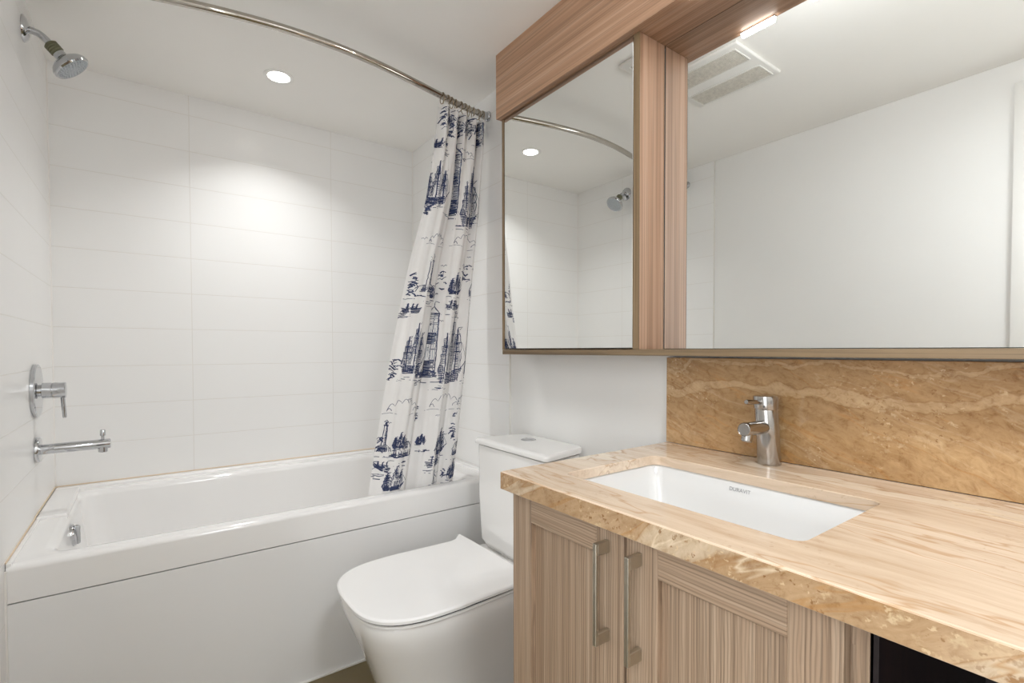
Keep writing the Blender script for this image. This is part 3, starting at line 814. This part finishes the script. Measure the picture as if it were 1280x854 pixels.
def cab_door(y0, y1, hy, lab):
    """y0 < y1"""
    sw, z0, z1 = 0.063, 0.115, 0.817
    t = VX+0.021
    bm = bmesh.new()
    box(bm, VX, t, y0, y0+sw, z0, z1, 0.0012, 1); box(bm, VX, t, y1-sw, y1, z0, z1, 0.0012, 1)
    dr = obj('door', bm, WOOD_LZ, vn, smooth=False)
    for a, b in ((0.765, z1), (z0, z0+0.055)):
        obj('door_rail', BX(VX, t, y0+sw, y1-sw, a, b, 0.0012, 1), WOOD_LY, dr, smooth=False)
    bm = BX(VX+0.012, VX+0.018, y0+sw-0.002, y1-sw+0.002, z0+0.05, 0.767); obj('door_panel', bm, WOOD_LZ, dr, smooth=False)
    bm = bmesh.new()
    zt, zb = 0.797, 0.620
    hx0, hx1 = VX-0.032, VX-0.0295
    box(bm, VX-0.034, VX-0.028, hy-0.0042, hy+0.0042, zb, zt, 0.0008, 1)
    for z in (zb, zt-0.021): box(bm, VX-0.029, VX+0.0005, hy-0.0042, hy+0.0042, z, z+0.021, 0.0008, 1)
    h = obj('handle', bm, NICKEL, dr, smooth=False); h['label'] = 'brushed nickel bar handle'
    return dr
cab_door(-2.0590, -1.7450, -2.024, 'left'); cab_door(-2.388, -2.0655, -2.094, 'right')
bm = BX(VX+0.027, VX+0.040, -2.406, -2.372, 0.10, 0.822); obj('filler_strip', bm, WOOD_LZ, vn, smooth=False)
# open kneehole right of the doors, its shade put into near-black panels
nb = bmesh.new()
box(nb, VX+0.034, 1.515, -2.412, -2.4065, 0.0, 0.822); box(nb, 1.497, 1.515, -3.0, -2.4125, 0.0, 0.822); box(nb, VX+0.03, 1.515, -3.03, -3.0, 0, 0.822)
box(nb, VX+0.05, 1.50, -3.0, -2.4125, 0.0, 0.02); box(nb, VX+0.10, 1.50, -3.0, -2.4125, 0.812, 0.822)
o = obj('shaded_kneehole', nb, KNEEHOLE_SHADE, vn, smooth=False); o['label'] = 'open kneehole with its shade painted dark'

# ------------------------------------------------------------------ countertop, backsplash
bm = bmesh.new()
XF, XBK, YR = 0.922, 1.503, -3.04
cut = (1.020, 1.328, -2.307, -1.826)
O = (XF, XBK, YR, YL)
loft(bm, [rrect(*cut, 0.020, ZC-0.022), rrect(*cut, 0.020, ZC-0.0015), rrect(cut[0]-0.0015, cut[1]+0.0015, cut[2]-0.0015, cut[3]+0.0015, 0.0215, ZC),
          rrect(O[0]+0.0015, O[1], O[2], O[3]-0.0015, 0.003, ZC), rrect(O[0], O[1], O[2], O[3], 0.003, ZC-0.0015), rrect(O[0], O[1], O[2], O[3], 0.003, ZC-0.022)], False, False)
bm2 = rrect(O[0], O[1], O[2], O[3], 0.003, ZC-0.022)
loft(bm, [bm2, rrect(*cut, 0.020, ZC-0.022)], False, False)
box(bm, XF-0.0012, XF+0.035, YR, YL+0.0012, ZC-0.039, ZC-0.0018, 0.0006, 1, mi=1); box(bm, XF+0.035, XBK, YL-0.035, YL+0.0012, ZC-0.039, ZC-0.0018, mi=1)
tag(obj('countertop', bm, [STONE, STONE3], None, (1.2, -2.4, ZC-0.04), angle=20), 'polished beige marble vanity countertop with rectangular sink cutout', 'countertop')
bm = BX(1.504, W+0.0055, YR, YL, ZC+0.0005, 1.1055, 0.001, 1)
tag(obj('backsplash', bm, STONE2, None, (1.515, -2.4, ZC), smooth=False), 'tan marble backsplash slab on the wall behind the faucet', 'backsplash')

# ------------------------------------------------------------------ sink
sk = thing('undermount_sink', 'white rectangular undermount sink set in the marble countertop', 'sink', (1.174, -2.066, 0.68))
bm = bmesh.new()
c0 = cut
def ir(d, z, r): return rrect(c0[0]+d, c0[1]-d, c0[2]+d, c0[3]-d, r, z)
zz = ZC-0.0225
loft(bm, [ir(-0.022, zz-0.004, 0.03), ir(-0.022, zz, 0.03), ir(-0.004, zz, 0.022), ir(0.0, zz-0.006, 0.024), ir(0.008, zz-0.05, 0.03), ir(0.020, zz-0.10, 0.04), ir(0.032, zz-0.125, 0.045), ir(0.055, zz-0.136, 0.05), ir(0.12, zz-0.142, 0.02)], False, True)
loft(bm, [ir(-0.022, zz-0.004, 0.03), ir(-0.010, zz-0.05, 0.04), ir(0.02, zz-0.135, 0.05), ir(0.05, zz-0.150, 0.05), ir(0.12, zz-0.152, 0.02)], False, True)
obj('basin', bm, noisy('sink_ceramic', (0.73, 0.725, 0.715), 0.006, 5, 0.08, coat=0.3), sk, angle=50)
bm = bmesh.new(); lathe(bm, (1.19, -2.066, zz-0.1425), (0, 0, 1), [(0.032, 0), (0.032, 0.004), (0.026, 0.006), (0.024, 0.003), (0.0, 0.003)], 28); obj('drain', bm, CHROME, sk)
tc = bpy.data.curves.new('lettering', 'FONT'); tc.body = 'DURAVIT'; tc.size = 0.0115; tc.align_x = 'CENTER'; tc.align_y = 'CENTER'; tc.space_character = 1.0; tc.extrude = 0.00005
to_ = bpy.data.objects.new('lettering', tc); col.objects.link(to_)
bpy.context.view_layer.update()
lm = bpy.data.meshes.new_from_object(to_.evaluated_get(bpy.context.evaluated_depsgraph_get()))
bpy.data.objects.remove(to_)
# baseline runs towards the camera's right (-y); upright follows the sloping inner back wall
ex = Vector((0, -1, 0)); ey = Vector((0.17, 0, 1)).normalized(); ez = ex.cross(ey)
lz = zz-0.016
lx = c0[1]-0.0018-0.0008
R_ = Matrix((ex, ey, ez)).transposed().to_4x4(); R_.translation = Vector((lx, -2.049, lz))-WORLD[sk.name]
lm.transform(R_)
lm.materials.append(noisy('grey_lettering', (0.30, 0.30, 0.31), 0.05, 50, 0.5))
lo = bpy.data.objects.new('printed_lettering', lm); col.objects.link(lo); lo.parent = sk; WORLD[lo.name] = WORLD[sk.name]

# ------------------------------------------------------------------ basin faucet
fa = thing('basin_faucet', 'short satin chrome basin faucet standing on the marble behind the sink', 'faucet', (1.461, -2.045, ZC))
fb0 = Vector((1.461, -2.045, ZC+0.0005)); fax = Vector((-0.021, 0, 0.157)).normalized()
bm = bmesh.new()
n = 40; rings = []
for t, r in ((0.0, 0.0250), (0.001, 0.0255), (0.004, 0.0255), (0.06, 0.0248), (0.127, 0.0242), (0.128, 0.0236)):
    c = fb0+Vector((-0.0212/0.157*t, 0, t))
    rings.append([c+Vector((math.cos(2*PI*k/n)*r, math.sin(2*PI*k/n)*r, 0)) for k in range(n)])
loft(bm, rings); obj('body', bm, BCHROME, fa)
bm = bmesh.new(); rings = []
for t, r in ((0.128, 0.0236), (0.1295, 0.0236), (0.1305, 0.0258), (0.156, 0.0260), (0.159, 0.0250), (0.160, 0.022)):
    c = fb0+Vector((-0.0212/0.157*t, 0, t))
    rings.append([c+Vector((math.cos(2*PI*k/n)*r, math.sin(2*PI*k/n)*r, 0)) for k in range(n)])
loft(bm, rings); obj('mixer_cap', bm, BCHROME, fa)
bm = bmesh.new(); lathe(bm, (1.448, -2.045, ZC+0.088), (-1, 0, 0.03), [(0.0152, 0.0), (0.0152, 0.098), (0.0140, 0.101), (0.0135, 0.1015), (0.0130, 0.100), (0.0, 0.0995)], 32); obj('spout', bm, BCHROME, fa)
bm = bmesh.new(); lathe(bm, (1.363, -2.045, ZC+0.080), (-0.30, 0, -1), [(0.0115, 0.0), (0.0115, 0.016), (0.0100, 0.018), (0.0, 0.018)], 24); obj('aerator', bm, BCHROME, fa)
bm = bmesh.new(); lathe(bm, (1.430, -2.045, ZC+0.145), (-1, 0, 0.08), [(0.0042, 0), (0.0042, 0.012), (0.0052, 0.013), (0.0052, 0.072), (0.0045, 0.0735), (0, 0.0735)], 18); obj('lever', bm, BCHROME, fa)
bm = bmesh.new(); lathe(bm, (1.4185, -2.053, ZC+0.137), (-1, -0.25, 0), [(0.0026, -0.001), (0.0026, 0.0018), (0, 0.0018)], 12); obj('indicator_dot', bm, mat('dark_dot', (0.10, 0.09, 0.08), 0.4), fa)

# ------------------------------------------------------------------ upper cabinet, mirrors, valance, ledge
YM0, YM1 = -1.0500, -1.7085     # mirrored cabinet ends
YE = -3.04
mc = thing('mirror_cabinet', 'mirrored wall cabinet in reddish wood hanging above the toilet', 'mirror cabinet', (1.46, -1.38, 1.13))
bm = bmesh.new()
box(bm, 1.407, 1.515, YM1, YM1+0.018, 1.1295, 2.0045)
box(bm, 1.405, 1.515, YM0-0.0125, YM0, 1.1295, 2.0045)
box(bm, 1.503, 1.515, YM1+0.018, YM0-0.0125, 1.1295, 2.0045)
obj('carcass', bm, WOOD_UZ, mc, smooth=False)
EDGEZ = wood('cabinet_edge_band', 'z', (0.20, 0.13, 0.07), (0.26, 0.175, 0.095), (0.31, 0.21, 0.12))
for a, b in ((YM1, YM1+0.019), (YM0-0.0125, YM0)):
    obj('edge_band', BX(1.4035, 1.4075, a, b, 1.1295, 2.0045), EDGEZ, mc, smooth=False)
bm = BX(1.408, 1.426, YM1+0.0205, YM0-0.0145, 1.132, 2.001); dm = obj('door', bm, MEDGE, mc, smooth=False)
bm = BX(1.4045, 1.4082, YM1+0.0225, YM0-0.0155, 1.1335, 1.9995, 0.0006, 1); obj('mirror_glass', bm, MIRROR, dm, smooth=False)

bm = bmesh.new()
box(bm, 1.404, 1.5285, YE, -1.0495, 1.1115, 1.1290, 0.0008, 1)
tag(obj('ledge_board', bm, EDGE, None, (1.46, -2.0, 1.112), smooth=False), 'long thin wooden ledge under the mirrors above the backsplash', 'ledge')
bm = bmesh.new()
box(bm, 1.3815, 1.40, YE, -1.0417, 2.0052, 2.2465, 0.001, 1); box(bm, 1.3998, 1.5285, -1.0597, -1.0419, 2.0054, 2.2463)
box(bm, 1.3998, 1.5285, YE, -1.0597, 2.0054, 2.0232)
tag(obj('light_valance', bm, WOOD_UY, None, (1.45, -2.0, 2.006), smooth=False), 'reddish wood box valance running along the ceiling above the mirrors', 'valance')
wm = thing('wall_mirror', 'large frameless wall mirror above the marble backsplash', 'mirror', (1.52, -2.37, 1.13))
bm = BX(1.5155, 1.529, YE, YM1-0.0015, 1.1298, 2.0048); obj('backing', bm, MEDGE, wm, smooth=False)
bm = BX(1.5150, 1.5160, YE+0.002, YM1-0.0035, 1.1310, 2.0035); obj('mirror_glass', bm, MIRROR, wm, smooth=False)

def area(name, loc, size, power, color, rot=(0, 0, 0), shape='DISK', size_y=None, spread=PI):
    l = bpy.data.lights.new(name, 'AREA'); l.shape = shape; l.size = size
    if size_y: l.size_y = size_y
    l.energy = power; l.color = color; l.spread = spread
    o = bpy.data.objects.new(name, l); o.location = loc; o.rotation_euler = rot
    col.objects.link(o); return o

# light bars under the valance
for k, yc in enumerate((-1.914, -2.093, -2.272, -2.451)):
    t = thing('light_bar', 'small bright light bar under the wooden valance, %s from the mirrored cabinet' % ordinal[k], 'lamp', (1.388, yc, 2.005), 'light bars under the valance')
    bm = BX(1.3818, 1.3945, yc-0.047, yc+0.047, 2.0025, 2.0051); obj('mount', bm, GRILLE, t, smooth=False)
    bm = BX(1.3818, 1.3942, yc-0.045, yc+0.045, 1.9945, 2.0026, 0.002, 2); obj('diffuser', bm, LED, t, smooth=False)
    area('bar_lamp', (1.388, yc, 1.993), 0.012, P_BAR, COOL, (0, 0, 0), 'RECTANGLE', 0.088)
    area('bar_face_lamp', (1.3812, yc, 1.9985), 0.008, P_FACE, COOL, (0, PI/2, 0), 'RECTANGLE', 0.088)

# ------------------------------------------------------------------ ceiling fittings
dl = thing('recessed_downlight', 'round white recessed downlight glowing in the ceiling over the bathtub', 'lamp', (0.748, -0.398, H))
bm = bmesh.new(); lathe(bm, (0.748, -0.398, H), (0, 0, -1), [(0.058, 0), (0.058, 0.002), (0.052, 0.004), (0.043, 0.003), (0.040, -0.002)], 40, True, False); obj('trim_ring', bm, mat('lamp_trim', (0.82, 0.81, 0.79), 0.3), dl)
bm = bmesh.new(); lathe(bm, (0.748, -0.398, H-0.0005), (0, 0, -1), [(0.040, 0), (0.039, 0.002), (0.0, 0.003)], 36); obj('lens', bm, LENS, dl)
area('downlight_lamp', (0.748, -0.398, H-0.006), 0.075, P_DOWN, WARM, spread=math.radians(120)).data.specular_factor = 0.15

fan = thing('exhaust_fan', 'square white ceiling exhaust fan with two dusty grille slots, seen in the mirror', 'fan', (0.84, -1.455, H))
bm = bmesh.new()
fx0, fx1, fy0, fy1 = 0.675, 1.005, -1.635, -1.275
box(bm, fx0, fx1, fy0, fy1, H-0.014, H, 0.006, 3)
for a, b in ((0.695, 0.800), (0.868, 0.975)):
    for e in ((a-0.004, a, -1.609, -1.306), (b, b+0.004, -1.609, -1.306), (a, b, -1.613, -1.609), (a, b, -1.306, -1.302)): box(bm, e[0], e[1], e[2], e[3], H-0.0175, H-0.0135)
obj('cover_frame', bm, GRILLE, fan, angle=30)
for a, b in ((0.695, 0.800), (0.868, 0.975)):
    bm = BX(a, b, -1.609, -1.306, H-0.0148, H-0.0138)
    k = a+0.004
    while k < b-0.002:
        box(bm, k, k+0.0035, -1.609, -1.306, H-0.0170, H-0.0146); k += 0.0085
    obj('grille', bm, FANMESH, fan, smooth=False)

cl = thing('added_fill_light', 'added round fill light on the ceiling, unseen behind the viewer', 'lamp', (0.70, -2.85, H))  # added fixture, unseen behind the camera, to fill the room with light
bm = bmesh.new(); lathe(bm, (0.70, -2.85, H), (0, 0, -1), [(0.17, 0), (0.17, 0.025), (0.162, 0.03)], 40); obj('rim', bm, BCHROME, cl)
bm = bmesh.new(); lathe(bm, (0.70, -2.85, H-0.028), (0, 0, -1), [(0.16, 0), (0.15, 0.02), (0.11, 0.04), (0.05, 0.05), (0.0, 0.052)], 40); obj('fill_dome', bm, emis('fill_dome_glow', (1, 0.97, 0.93), 2.0), cl)
area('added_fill_lamp', (0.70, -2.85, H-0.09), 0.34, P_FILL, COOL)  # added fill lamp brightening the room from behind the camera
